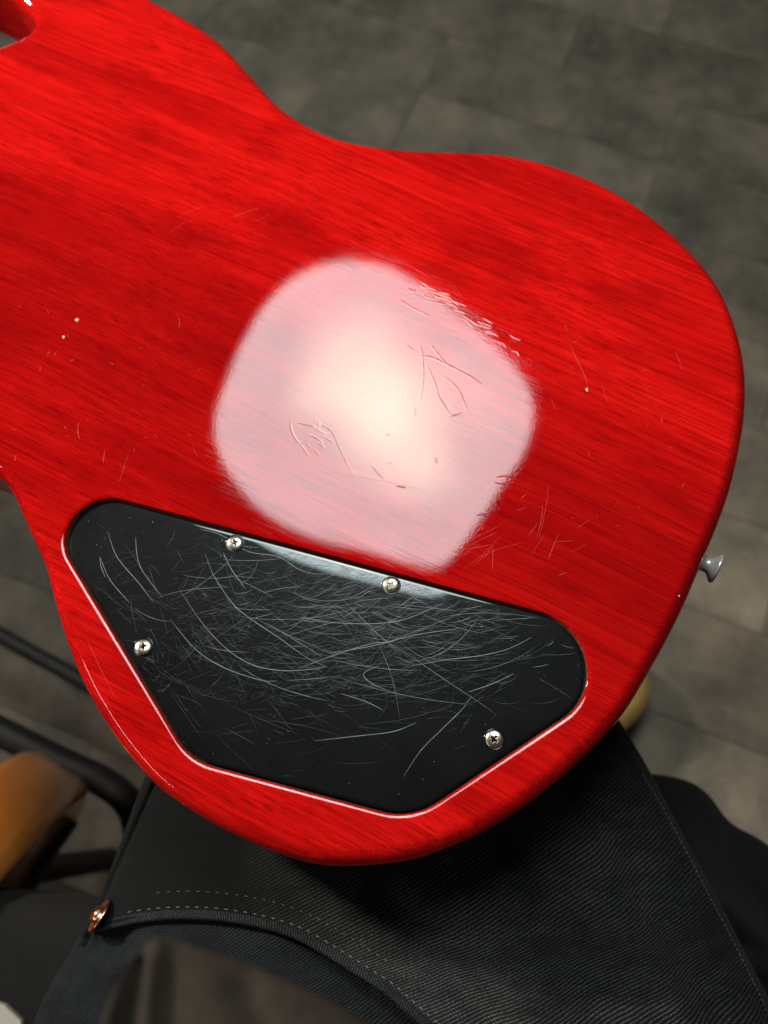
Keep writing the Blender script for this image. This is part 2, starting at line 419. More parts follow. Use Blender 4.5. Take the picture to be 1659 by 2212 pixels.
# screws: domed heads with a Phillips cross
def screw_mesh():
    n = 72; rad = .0033; vs = []; fs = []; idx = {}
    def h(x, y):
        r = math.hypot(x, y)
        z = .00085*math.sqrt(max(0, 1-(r/rad)**2))**1.0 if r < rad else 0
        c = .0
        for a, b in ((x, y), (y, x)):
            wdt = .00042+.00010*max(0, 1-abs(a)/.0013)
            e1 = min(1, max(0, (wdt-abs(b))/.00012)); e2 = min(1, max(0, (.00150-abs(a))/.00030)); c = max(c, e1*e2)
        ctr = min(1, max(0, (.00085-r)/.0003)); c = max(c, ctr)
        return z-c*.0010
    for i in range(n+1):
        for j in range(n+1):
            a = 2*i/n-1; b = 2*j/n-1
            # square to disc
            x = a*math.sqrt(1-b*b/2)*rad; y = b*math.sqrt(1-a*a/2)*rad
            idx[i, j] = len(vs); vs.append((x, y, h(x, y)))
    for i in range(n):
        for j in range(n): fs.append((idx[i, j], idx[i+1, j], idx[i+1, j+1], idx[i, j+1]))
    me = bpy.data.meshes.new('screw'); me.from_pydata(vs, [], fs); me.polygons.foreach_set('use_smooth', [True]*len(me.polygons)); me.materials.append(M_NICKEL); return me
sm = screw_mesh()
M_HOLE = simple('screw_seat_shadow_gap', (.004, .004, .004), .6)
for k, (x, y, rz, tx, ty) in enumerate([(506, 1170, 20, 2, 3), (845, 1262, 62, -3, 4), (308, 1396, 10, 3, 8), (1068, 1597, 50, -6, 5)]):
    p = at(x, y, ZG+.0002)
    s = link(bpy.data.objects.new('screw', sm), cover); s.location = (p.x, p.y-.13, TOPZ+.00002); s.rotation_euler = (R(-ty), R(tx), R(rz)); s.scale = (.96, .96, 1)
    # shallow countersunk ring the head sits in
    vs = []; fs = []
    for rr, z in ((.00322, .00001), (.00334, .00008), (.00356, .00010), (.00370, .00000)):
        vs += [(rr*math.cos(2*math.pi*i/48), rr*math.sin(2*math.pi*i/48), z) for i in range(48)]
    for q in range(3): bridge(fs, q*48, q*48+48, 48, True)
    c = mesh_obj('screw_seat', vs, fs, M_PLATE, cover); c.location = (p.x, p.y-.13, TOPZ+.00002)

# scratches: hair-thin scored lines, joined
def strips(name, lines, mat_, parent, z, kind='stuff'):
    vs = []; fs = []
    for pts_, wd in lines:
        n = len(pts_)
        if n < 2: continue
        b0 = len(vs)
        for i, p in enumerate(pts_):
            t = (pts_[min(i+1, n-1)]-pts_[max(i-1, 0)])
            if t.length < 1e-9: t = Vector((1, 0))
            t.normalize(); q = Vector((-t.y, t.x)); f = math.sin(math.pi*(i+.15)/(n-.7))**.5 if 0 <= (i+.15)/(n-.7) <= 1 else .1
            ww = wd*max(.12, f)/2
            zz = z+random.uniform(0, .000008)
            vs += [(p.x+q.x*ww, p.y+q.y*ww-.13, z), (p.x, p.y-.13, z+ww*.28+zz-z), (p.x-q.x*ww, p.y-q.y*ww-.13, z)]
        for i in range(n-1):
            a = b0+3*i; fs += [(a, a+3, a+4, a+1), (a+1, a+4, a+5, a+2)]
    o = mesh_obj(name, vs, fs, mat_, parent); o['kind'] = kind
    # all faces up
    return o
def inside(p, poly):
    c = False; j = len(poly)-1
    for i in range(len(poly)):
        a, b = poly[i], poly[j]
        if (a.y > p.y) != (b.y > p.y) and p.x < (b.x-a.x)*(p.y-a.y)/(b.y-a.y)+a.x: c = not c
        j = i
    return c
plate_poly = [rec[i]+rn[i]*(PO-.0012) for i in range(0, NR, 4)]
screws_w = [V2(at(x, y)) for x, y in ((506, 1170), (845, 1262), (308, 1396), (1068, 1597))]
def curve(x, y, ang, length, bend, n=10, jit=0.0):
    """arc in photo coordinates carried onto the guitar"""
    res = []; a = R(ang); st = length/n; px, py = x, y
    for k in range(n+1):
        p = V2(at(px, py))
        ok = inside(p, plate_poly) and all((p-s).length > .0037 for s in screws_w)
        if not ok:
            if res: break
            else: px += math.cos(a)*st; py += math.sin(a)*st; a += R(bend)/n; continue
        res.append(p); px += math.cos(a)*st; py += math.sin(a)*st; a += R(bend)/n+random.gauss(0, jit)
    return res
rr = random.Random(3)
faint = []; strong = []
for k in range(3000):
    # dense field from upper middle, thinning to the lower right
    while True:
        x = rr.gauss(740, 260); y = rr.gauss(1340, 135)
        if 170 < x < 1260 and 1100 < y < 1740: break
    if x > 1080 and rr.random() < .8: continue
    if y > 1520 and rr.random() < .6: continue
    ang = rr.choice([rr.gauss(8, 14), rr.gauss(-12, 9), rr.gauss(30, 16), rr.gauss(60, 14) if x < 520 else rr.gauss(0, 12), rr.gauss(-30, 25)])
    ln = min(rr.expovariate(1/38)+6, 220)
    faint.append((curve(x, y, ang, ln, rr.gauss(-10, 24), 14, .012), rr.choice([.00004, .00006, .00009, .00012])))
for k in range(190):
    while True:
        x = rr.gauss(800, 190); y = rr.gauss(1310, 80)
        if 170 < x < 1260 and 1100 < y < 1740: break
    ang = rr.choice([rr.gauss(8, 10), rr.gauss(-14, 8), rr.gauss(25, 12)])
    ln = min(rr.expovariate(1/90)+15, 330)
    strong.append((curve(x, y, ang, ln, rr.gauss(-18, 22), 16, .01), rr.choice([.00005, .00008, .00011])))
hand = [[(385, 1270), (440, 1350), (500, 1410), (560, 1440), (620, 1448), (680, 1444), (706, 1438)], [(706, 1440), (660, 1418), (600, 1375), (540, 1335), (500, 1300), (460, 1240), (440, 1190)],
        [(640, 1445), (720, 1415), (800, 1390), (850, 1385)], [(213, 1200), (232, 1245), (255, 1275), (280, 1302)], [(213, 1200), (216, 1222), (225, 1245)],
        [(365, 1335), (420, 1400), (480, 1440), (560, 1468), (600, 1470)], [(820, 1437), (790, 1450), (787, 1462), (810, 1480), (845, 1493)],
        [(735, 1497), (790, 1515), (830, 1535)], [(710, 1410), (800, 1395), (900, 1370), (1000, 1355)], [(1010, 1495), (1060, 1478), (1110, 1455)],
        [(1020, 1500), (1000, 1530), (960, 1570), (910, 1620), (870, 1680)], [(500, 1170), (540, 1190), (600, 1200), (650, 1230), (700, 1240)],
        [(480, 1190), (500, 1230), (530, 1270)], [(430, 1140), (470, 1150), (520, 1175), (560, 1180)], [(680, 1600), (770, 1590), (850, 1580), (900, 1560)],
        [(230, 1145), (250, 1200), (300, 1260), (330, 1300)], [(290, 1155), (300, 1220), (350, 1290)], [(640, 1330), (740, 1345), (860, 1340), (960, 1300)],
        [(1150, 1375), (1100, 1400), (1040, 1415), (960, 1425), (880, 1440)]]
for hpts in hand:
    c = catmull([V2(at(x, y)) for x, y in hpts], 6, closed=False)
    strong.append(([p for p in c if inside(p, plate_poly)], .00017))
for k in range(90):   # specks
    x = rr.uniform(180, 1270); y = rr.uniform(1110, 1740); p = curve(x, y, rr.uniform(0, 180), rr.uniform(1.5, 4), 0, 2)
    strong.append((p, .00012))
ztop = TOPZ+.00001
strips('faint_scratches', faint, M_SCR2, cover, ztop)
strips('deep_scratches', strong, M_SCR, cover, ztop+.00001)

# marks in the body's lacquer
dents = [[(635, 908), (628, 915), (632, 935), (642, 952), (650, 958)], [(640, 912), (655, 916), (672, 920), (682, 922)], [(652, 962), (660, 975), (668, 985)], [(668, 938), (680, 944), (692, 952), (700, 962)], [(684, 905), (690, 916), (686, 928)], [(676, 968), (684, 975), (690, 984)], [(680, 900), (684, 915), (700, 920), (716, 932), (724, 945), (730, 960), (742, 985), (755, 1010), (768, 1028)],
         [(672, 918), (690, 930), (705, 938)], [(696, 940), (710, 950), (722, 957)], [(686, 955), (695, 962), (700, 968)], [(662, 958), (670, 966)],
         [(904, 745), (911, 760), (914, 790), (914, 820), (910, 850), (906, 868)], [(918, 782), (930, 805), (942, 835), (948, 858), (958, 872), (968, 890), (975, 898)],
         [(955, 812), (975, 825), (992, 845), (1003, 870), (1010, 888)], [(965, 902), (985, 896), (1000, 890)], [(900, 770), (930, 772), (960, 785), (990, 800)],
         [(930, 745), (950, 770), (970, 790), (1010, 810), (1040, 830)], [(895, 880), (897, 900)], [(880, 745), (892, 757)], 
         [(836, 998), (846, 1000)], [(833, 938), (840, 939)], [(800, 1000), (815, 1020), (830, 1035)], [(940, 985), (943, 1000)],
         [(865, 648), (885, 662), (905, 672), (925, 682)], [(975, 655), (990, 668)], [(1020, 712), (1045, 722)], [(1040, 735), (1058, 745)], [(930, 628), (960, 640), (980, 660)], [(1000, 680), (1030, 700), (1050, 705)], [(1005, 690), (1020, 705)], [(948, 640), (975, 652)]]
for k in range(26):
    t = rr.random(); x = 880+t*230+rr.gauss(0, 9); y = 600+t*150+rr.gauss(0, 9)
    dents.append([(x, y), (x+rr.uniform(6, 14), y+rr.uniform(2, 7)), (x+rr.uniform(14, 26), y+rr.uniform(5, 14))])
gouges = [[(1072, 1030), (1090, 1029), (1112, 1031)], [(1068, 1042), (1090, 1046), (1110, 1043)], [(1030, 1112), (1050, 1110)], [(857, 1050), (875, 1053)]]
dl = [(catmull([V2(at(x, y)) for x, y in d], 6, closed=False), rr.uniform(.0007, .0013)) for d in dents]
def ridges(name, lines, mat_, parent, hgt):
    vs = []; fs = []; nn = []
    prof = [(-1, 0), (-.75, .1), (-.4, .65), (0, 1), (.4, .65), (.75, .1), (1, 0)]
    for pts_, wd in lines:
        n = len(pts_); b0 = len(vs)
        for i, p in enumerate(pts_):
            t = (pts_[min(i+1, n-1)]-pts_[max(i-1, 0)]).normalized(); q = Vector((-t.y, t.x))
            f = max(.0, math.sin(math.pi*i/(n-1)))**.4*(.75+.25*math.sin(i*1.7))
            for a, h in prof:
                vs.append((p.x+q.x*a*wd/2, p.y+q.y*a*wd/2-.13, .000003+hgt*h*f))
        K = len(prof)
        for i in range(n-1):
            for k in range(K-1):
                a = b0+K*i+k; fs.append((a, a+K, a+K+1, a+1))
    o = mesh_obj(name, vs, fs, mat_, parent); o['kind'] = 'stuff'; return o
ridges('lacquer_dents', dl, M_RED, body, .000055)
ridges('lacquer_gouges', [(catmull([V2(at(x, y)) for x, y in d], 6, closed=False), .0007) for d in gouges], M_RED, body, .00012)
ls = [[(720, 1018), (760, 1028), (800, 1035), (860, 1046), (900, 1056), (930, 1066)], [(1230, 740), (1245, 775), (1262, 810), (1272, 845)], [(170, 912), (168, 930), (172, 950)], [(226, 972), (223, 1000)], [(280, 975), (268, 1008), (258, 1040)], [(415, 960), (425, 985)],
      [(975, 1195), (1020, 1165), (1060, 1145), (1090, 1130)], [(985, 1197), (1040, 1165), (1075, 1150)], [(1030, 1205), (1080, 1185), (1130, 1172)], [(1065, 1178), (1064, 1230)], [(1065, 1178), (1045, 1206)],
      [(1000, 1230), (1040, 1200), (1090, 1150)], [(1185, 1045), (1180, 1090), (1165, 1165)], [(1160, 1160), (1170, 1120), (1172, 1090)], [(1300, 830), (1312, 870)], [(1460, 760), (1475, 800)],
      [(1200, 1170), (1240, 1168)], [(1190, 860), (1200, 885)], [(380, 470), (420, 452), (440, 448)], [(370, 500), (400, 480)], [(500, 470), (540, 455), (560, 450)], [(540, 480), (570, 470), (580, 462)],
      [(1240, 1335), (1280, 1310)], [(230, 1380), (262, 1398)], [(232, 1370), (256, 1385)], [(255, 1450), (280, 1465)], [(185, 1375), (215, 1440), (250, 1510)], [(700, 600), (712, 610)]]
for k in range(16):
    x = rr.uniform(950, 1250); y = rr.uniform(1060, 1290); a = rr.uniform(-1.3, -.2)
    if y > 1235+(x-900)*.27: continue
    l_ = rr.uniform(8, 60); ls.append([(x, y), (x+l_*math.cos(a), y+l_*math.sin(a))])
for k in range(60):
    x = rr.uniform(20, 1500); y = rr.uniform(650, 1150); a = rr.uniform(-2, 1)
    if 440 < x < 1160: continue
    l_ = rr.uniform(4, 16); ls.append([(x, y), (x+l_*math.cos(a), y+l_*math.sin(a))])
rec_wide = [p+q*.004 for p, q in zip(rec, rn)]
ls = [d for d in ls if not any(inside(V2(at(*q)), rec_wide) for q in d)]
lines = [(catmull([V2(at(x, y)) for x, y in d], 5, closed=False), rr.uniform(.00005, .00012)) for d in ls]
strips('lacquer_scratches', lines, M_REDSCR, body, .00002)
chips = []
for (x, y) in ((166, 691), (137, 728), (1467, 1317-30), (1268, 842)):
    p = at(x, y); n = 9; c0 = len(chips)
    vs = [(p.x, p.y-.13, .0001)]+[(p.x+math.cos(2*math.pi*i/n)*rr.uniform(.0003, .0009), p.y-.13+math.sin(2*math.pi*i/n)*rr.uniform(.0005, .0011), .00002) for i in range(n)]
    if y > 1200: vs = [(p.x+(a-p.x)*.4, p.y-.13+(b-p.y+.13)*.4, c) for a, b, c in vs]
    mesh_obj('chip', vs, [(0, 1+i, 1+(i+1) % n) for i in range(n)], M_CHIP, body)

# strap button
def lathe(prof, seg=40):
    vs = []; fs = []
    for r, z in prof: vs += [(r*math.cos(2*math.pi*i/seg), r*math.sin(2*math.pi*i/seg), z) for i in range(seg)]
    for k in range(len(prof)-1): bridge(fs, k*seg, k*seg+seg, seg)
    fs.append(tuple(range((len(prof)-1)*seg, len(prof)*seg))); fs.append(tuple(reversed(range(seg))))
    return vs, fs
bi = min(range(NO), key=lambda i: (outp[i]-V2(at(1530, 1186, ZG-.004))).length)
bp_, bn = outp[bi], on[bi]
vs, fs = lathe([(.0055, -.001), (.0052, .001), (.0040, .0035), (.0036, .006), (.0040, .0085), (.0056, .0105), (.0070, .0120), (.0074, .0130), (.0070, .0141), (.0050, .0147), (.0015, .0149)])
sb = mesh_obj('strap_button', vs, fs, M_CHROME, guitar)
sb.location = (bp_.x, bp_.y-.13, -.0165); sb.scale = (.84, .84, .62); sb.rotation_euler = Vector((bn.x, bn.y, .10)).to_track_quat('Z', 'Y').to_euler()
vs, fs = lathe([(.0066, -.0012), (.0070, .0), (.0070, .0016), (.0060, .0022)])
fw = mesh_obj('felt_washer', vs, fs, M_FELT, sb)
# neck running off past the frame
nk0 = V2(at(-90, -110, ZG-.01)); nd = Vector((-math.cos(GRAIN), -math.sin(GRAIN)))
nq = Vector((-nd.y, nd.x)); vs = []; fs = []
for k in range(12):
    c = nk0+nd*(-.03+.05*k); w_ = .026-.0006*k
    for j in range(17):
        a = math.pi*j/16; vs.append(P3(c+nq*(w_*math.cos(a)), -.028+.017*math.sin(a)))
for k in range(11):
    for j in range(16): a = k*17+j; fs.append((a, a+1, a+18, a+17))
    fs.append((k*17+16, k*17, k*17+17, k*17+33))
mesh_obj('neck', vs, fs, M_RED, guitar)

# ------------------------------------------------------------------ the person: black jeans, brown shirt
person = tag(empty('person', (0, -.3, 0)), 'seated person in black jeans and brown shirt holding the red guitar on their lap', 'person')
OFFP = Vector((0, -.3, 0))
def denim(name, c_lo, c_hi, spacing=.0017, rough=.85, bump=1.0, mask=False, rot=-24.0):
    m, nt, b = mat(name)
    uv = N(nt, 'ShaderNodeUVMap')
    mp = N(nt, 'ShaderNodeMapping'); mp.inputs['Rotation'].default_value = (0, 0, R(rot)); L(nt, uv.outputs[0], mp.inputs['Vector'])
    su = N(nt, 'ShaderNodeSeparateXYZ'); L(nt, uv.outputs[0], su.inputs[0])
    nzd = N(nt, 'ShaderNodeTexNoise', i_Scale=160.0, i_Detail=2.0); L(nt, mp.outputs[0], nzd.inputs['Vector'])
    sub = N(nt, 'ShaderNodeVectorMath', operation='SUBTRACT'); L(nt, nzd.outputs['Color'], sub.inputs[0]); sub.inputs[1].default_value = (.5, .5, .5)
    sc = N(nt, 'ShaderNodeVectorMath', operation='SCALE'); sc.inputs['Scale'].default_value = .0010; L(nt, sub.outputs[0], sc.inputs[0])
    ad = N(nt, 'ShaderNodeVectorMath', operation='ADD'); L(nt, mp.outputs[0], ad.inputs[0]); L(nt, sc.outputs[0], ad.inputs[1])
    sep = N(nt, 'ShaderNodeSeparateXYZ'); L(nt, ad.outputs[0], sep.inputs[0])
    row = math_(nt, 'SINE', math_(nt, 'MULTIPLY', sep.outputs[1], 2*math.pi/spacing))
    dsh = math_(nt, 'SINE', math_(nt, 'MULTIPLY', math_(nt, 'ADD', sep.outputs[0], math_(nt, 'MULTIPLY', sep.outputs[1], .45)), 2*math.pi/(spacing*.55)))
    rw = math_(nt, 'ADD', math_(nt, 'MULTIPLY', row, .5), .5)
    dw = math_(nt, 'ADD', math_(nt, 'MULTIPLY', dsh, .22), .78)
    tw = math_(nt, 'MULTIPLY', rw, dw)
    fine = N(nt, 'ShaderNodeTexNoise', i_Scale=1700.0, i_Detail=3.0, i_Roughness=.7); L(nt, uv.outputs[0], fine.inputs['Vector'])
    wear = N(nt, 'ShaderNodeTexNoise', i_Scale=16.0, i_Detail=4.0, i_Roughness=.6); L(nt, uv.outputs[0], wear.inputs['Vector'])
    wf = ramp(nt, wear.outputs[0], [(.3, .30), (.72, 1.0)]).outputs[0]
    lint = N(nt, 'ShaderNodeTexNoise', i_Scale=90.0, i_Detail=5.0, i_Roughness=.75); L(nt, uv.outputs[0], lint.inputs['Vector'])
    wf = math_(nt, 'MULTIPLY', wf, ramp(nt, lint.outputs[0], [(.35, .45), (.65, 1.0)]).outputs[0])
    if mask:   # fade and painted-in light: thigh front paler, outer side and far edge darker
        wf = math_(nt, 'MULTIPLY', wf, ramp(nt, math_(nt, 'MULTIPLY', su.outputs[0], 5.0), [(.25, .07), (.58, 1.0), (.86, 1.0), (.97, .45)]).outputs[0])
    fn = ramp(nt, fine.outputs[0], [(.40, 0.12), (.66, 1.0)]).outputs[0]
    t2 = math_(nt, 'MULTIPLY', math_(nt, 'MULTIPLY', tw, fn), wf)
    L(nt, mixc(nt, t2, c_lo, c_hi), b.inputs['Base Color'])
    b.inputs['Roughness'].default_value = rough; b.inputs['Specular IOR Level'].default_value = .15
    b.inputs['Sheen Weight'].default_value = .03; b.inputs['Sheen Roughness'].default_value = .5
    h = math_(nt, 'ADD', math_(nt, 'MULTIPLY', tw, math_(nt, 'ADD', wf, .12)), math_(nt, 'MULTIPLY', fine.outputs[0], .9))
    bpn = N(nt, 'ShaderNodeBump'); bpn.inputs['Distance'].default_value = .00035*bump; bpn.inputs['Strength'].default_value = .9
    L(nt, h, bpn.inputs['Height']); L(nt, bpn.outputs[0], b.inputs['Normal'])
    return m
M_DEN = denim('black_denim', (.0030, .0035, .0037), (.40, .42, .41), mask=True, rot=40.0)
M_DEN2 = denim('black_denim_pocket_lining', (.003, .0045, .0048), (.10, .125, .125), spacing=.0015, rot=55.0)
M_DEN3 = denim('black_denim_far_leg', (.007, .007, .007), (.05, .05, .046))

def interp(pl, t):
    f = t*(len(pl)-1); i = min(int(f), len(pl)-2); return pl[i].lerp(pl[i+1], f-i)
def fold(x, y, x0, y0, x1, y1, w_, h_):
    """height of a soft fold running along a photo segment"""
    dx, dy = x1-x0, y1-y0; L2 = dx*dx+dy*dy; t = ((x-x0)*dx+(y-y0)*dy)/L2
    if t < -.15 or t > 1.15: return 0
    d = ((x-x0)*dy-(y-y0)*dx)/math.sqrt(L2); e = max(0, min(1, (t+.15)/.3))*max(0, min(1, (1.15-t)/.3))
    return h_*math.exp(-(d/w_)**2)*e
lp_ = [(620, 1060), (480, 1300), (400, 1500), (352, 1600), (305, 1700), (250, 1850), (205, 1960), (150, 2060), (108, 2130), (72, 2212), (45, 2340), (20, 2520)]
rp_ = [(1020, 1080), (1190, 1330), (1290, 1480), (1340, 1562), (1388, 1640), (1440, 1735), (1500, 1850), (1560, 1960), (1602, 2045), (1655, 2150), (1730, 2330), (1820, 2520)]
ZE = .556
LE = catmull([at(x, y, ZE) for x, y in lp_], 8, closed=False); RE = catmull([at(x, y, ZE) for x, y in rp_], 8, closed=False)
def proj(p):
    d = p-Vector((0, 0, HC)); f = d.dot(Vector((0, math.sin(TILT), -math.cos(TILT)))); v = d.dot(Vector((0, math.cos(TILT), math.sin(TILT))))
    return CX+FPX*d.x/f, CY-FPX*v/f
FOLDS = [(1330, 1790, 1600, 2230, 30, -.0032), (1250, 1800, 1480, 2200, 28, .0022), (1130, 1830, 1330, 2230, 34, -.0028), (960, 1960, 1180, 2260, 40, .0024), (1420, 1900, 1640, 2260, 22, .002),
         (830, 1930, 1100, 2240, 26, -.0018), (1480, 1820, 1560, 2020, 14, .0012), (1200, 1700, 1330, 1900, 24, .0018), (560, 1850, 820, 1900, 50, .0015),
         (225, 2110, 330, 2060, 20, .003), (180, 2180, 300, 2090, 26, -.002), (900, 1850, 1200, 1790, 40, -.002)]
arc = [(176, 2022), (205, 2010), (234, 2003), (292, 1990), (365, 1982), (443, 1982), (521, 1991), (589, 2006), (651, 2029), (719, 2068), (781, 2107), (833, 2141), (864, 2167), (930, 2225), (1010, 2300), (1090, 2400)]
AR = catmull([Vector((x, y)) for x, y in arc], 6, closed=False)
def arcd(x, y):
    """signed photo distance below the pocket opening (positive = inside pocket)"""
    best = 1e9; sgn = 1
    for i in range(len(AR)-1):
        a = AR[i]; b = AR[i+1]; ab = b-a; t = max(0, min(1, ((x-a.x)*ab.x+(y-a.y)*ab.y)/ab.length_squared))
        dx, dy = x-a.x-ab.x*t, y-a.y-ab.y*t; d = math.hypot(dx, dy)
        if d < best: best = d; sgn = 1 if ab.x*dy-ab.y*dx > 0 else -1
    return best*sgn
def thigh_z(s, u):
    crest = .604+.016*max(0, min(1, (s-.45)/.35))
    sh = max(0, math.sin(math.pi*u))**.62
    return ZE+(crest-ZE)*sh
NVS, NUS = 260, 240
vs = []; uvs = []; fs = []
for i in range(NVS+1):
    s = i/NVS; a = interp(LE, s); b = interp(RE, s); wd = (b-a).length
    for j in range(NUS+1):
        u = j/NUS; u2 = u
        p = a.lerp(b, u2); z = thigh_z(s, u)
        p = Vector((p.x, p.y, z)); x, y = proj(p)
        dz = 1.8*sum(fold(x, y, f[0], f[1], f[2], f[3], f[4]*1.6, f[5]) for f in FOLDS)
        edge = min(1, min(u, 1-u)/.04); dz *= edge
        if y > 1900 and x < 1250:
            d = arcd(x, y)
            if d > -6:
                k = max(0, min(1, (d+6)/16)); kk = k*k*(3-2*k)
                gap = .0045+.011*max(0, min(1, (x-600)/200))*math.exp(-(d/70)**2)+.007*math.exp(-((x-245)/40)**2-((y-2040)/40)**2)
                dz -= kk*gap*edge
        # side seam groove on the left, ridge on the right
        sx = 322-(y-1715)*.44
        if y < 2050: dz += (-.0030*math.exp(-((x-sx)/4.5)**2)+.0008*math.exp(-((x-sx+17)/8.0)**2))
        sr = 1398+(y-1700)*.545
        dz += .0010*math.exp(-((x-sr)/7.0)**2)-.0006*math.exp(-((x-sr+14)/6.0)**2)
        p.z += dz; vs.append(p-OFFP)
        uvs.append((u*.205, s*.34))
for i in range(NVS):
    for j in range(NUS): a = i*(NUS+1)+j; fs.append((a, a+1, a+NUS+2, a+NUS+1)[::-1])
# underside of the thigh closes the tube
b0 = len(vs)
NB = 40
for i in range(NVS+1):
    s = i/NVS; a = interp(LE, s); b = interp(RE, s)
    for j in range(NB+1):
        u = j/NB; p = a.lerp(b, u); z = ZE-.085*max(0, math.sin(math.pi*u))**.6; vs.append(Vector((p.x, p.y, z))-OFFP); uvs.append((u*.2, -s*.34))
for i in range(NVS):
    for j in range(NB): a = b0+i*(NB+1)+j; fs.append((a, a+1, a+NB+2, a+NB+1))
# close knee end
fs.append(tuple([j for j in range(0, NUS+1, 4)]+[b0+NB-j for j in range(1, NB)]))
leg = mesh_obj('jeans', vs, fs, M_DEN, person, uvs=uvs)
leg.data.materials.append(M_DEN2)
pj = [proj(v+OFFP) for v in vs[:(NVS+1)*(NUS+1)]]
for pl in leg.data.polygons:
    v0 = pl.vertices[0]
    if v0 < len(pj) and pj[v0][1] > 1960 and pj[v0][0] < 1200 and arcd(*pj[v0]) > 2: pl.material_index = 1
leg['label'] = 'black denim jeans with curved front pocket'
# surface lookup for things sewn on
from mathutils.bvhtree import BVHTree
bvh = BVHTree.FromPolygons([tuple(v) for v in vs], [f for f in fs if len(f) == 4])
CAMP = Vector((0, 0, HC))-OFFP
def on_leg(x, y):
    d = ray(x, y).normalized(); h = bvh.ray_cast(CAMP, d)
    if h[0] is None: return at(x, y, .6)-OFFP
    return h[0]
# pocket hem: rolled strip following the opening
def hem(path, offs_h, mat_, name, parent):
    vs = []; fs = []; uv_ = []; n = len(path); K = len(offs_h); acc = 0; base = None
    for i, q in enumerate(path):
        t = (path[min(i+1, n-1)]-path[max(i-1, 0)]).normalized(); nn = Vector((t.y, -t.x))   # towards the top of the photo
        b_ = on_leg(q.x+nn.x*16, q.y+nn.y*16)
        if i: acc += (path[i]-path[i-1]).length*mm
        for (o, h) in offs_h:
            p = at(q.x+nn.x*o, q.y+nn.y*o, b_.z+h)-OFFP
            if o > 20:
                pp = on_leg(q.x+nn.x*o, q.y+nn.y*o); p = Vector((pp.x, pp.y, pp.z+h))
            vs.append(p); uv_.append((acc, o*mm))
    for i in range(n-1):
        for k in range(K-1): a = i*K+k; fs.append((a, a+1, a+K+1, a+K))
    return mesh_obj(name, vs, fs, mat_, parent, uvs=uv_)
path = [p for p in AR]
path = resample(path, 200, closed=False)[6:]
hm = hem(path, [(-4, -.006), (-6.5, -.0015), (-5, .0006), (-1, .0014), (4, .0013), (9, .0006), (15, .0003), (18, -.0006)], denim('black_denim_hem', (.005, .0065, .0065), (.20, .25, .24), spacing=.0010, rot=75), 'pocket_hem', leg)
# stitches
def stitches(rows, name):
    vs = []; fs = []
    for pth, ln, gap, wd in rows:
        tot = resample(pth, 2000, closed=False); Lp = sum((b-a).length for a, b in zip(tot, tot[1:])); k = 0.0
        while k < Lp-ln:
            i0 = int(k/Lp*1999); i1 = int((k+ln)/Lp*1999); a = tot[i0]; b = tot[i1]; pa = hit(a); pb = hit(b)
            t = (pb-pa).normalized() if (pb-pa).length > 0 else Vector((1, 0, 0)); q = Vector((-t.y, t.x, 0)).normalized()*wd/2; up = Vector((0, 0, .00022)); m_ = (pa+pb)/2
            s0 = len(vs); vs += [pa, m_+q, pb, m_-q, m_+up+t*.0005, m_+up-t*.0005]
            fs += [(s0, s0+1, s0+5), (s0+1, s0+4, s0+5), (s0+1, s0+2, s0+4), (s0+2, s0+3, s0+4), (s0+3, s0+5, s0+4), (s0+3, s0, s0+5)]
            k += ln+gap+rr.uniform(-1, 1)
    o = mesh_obj(name, vs, fs, M_THREAD, leg); o['kind'] = 'stuff'; return o
def bvh_of(o): return BVHTree.FromPolygons([tuple(v.co) for v in o.data.vertices], [tuple(p.vertices) for p in o.data.polygons])
hb = bvh_of(hm)
def hit(q):
    d = ray(q.x, q.y).normalized(); h = hb.ray_cast(CAMP, d); h2 = bvh.ray_cast(CAMP, d)
    c = [x for x in (h, h2) if x[0] is not None]
    if not c: return at(q.x, q.y, .6)-OFFP
    return min(c, key=lambda x: x[3])[0]+Vector((0, 0, .0001))
def offpath(o, a=0, b=None):
    pts_ = path[a:b]; n = len(pts_); r_ = []
    for i, q in enumerate(pts_):
        t = (pts_[min(i+1, n-1)]-pts_[max(i-1, 0)]).normalized(); r_.append(q+Vector((t.y, -t.x))*o)
    return r_
stitches([(offpath(22, 14), 11, 10, .00045), (offpath(56, 26, 120), 9, 12, .0003),
          (catmull([Vector(p) for p in ((1388, 1672), (1436, 1752), (1488, 1850), (1546, 1962), (1592, 2050), (1650, 2168), (1700, 2290))], 8, closed=False), 9, 3, .0005)], 'pocket_stitching')
# copper rivet at the pocket corner
rv = on_leg(221, 1979)
vs, fs = lathe([(.0052, 0), (.0050, .0006), (.0042, .0010), (.0032, .0006), (.0027, .0007), (.0025, .0020), (.0018, .0027), (.0006, .0030)], 28)
riv = mesh_obj('rivet', vs, fs, M_COPPER, leg); riv.location = rv+Vector((-.0005, .0002, .0014)); riv.rotation_euler = Vector((-.80, .50, .42)).to_track_quat('Z', 'Y').to_euler(); riv.scale = (1.4, 1.4, 1.2)

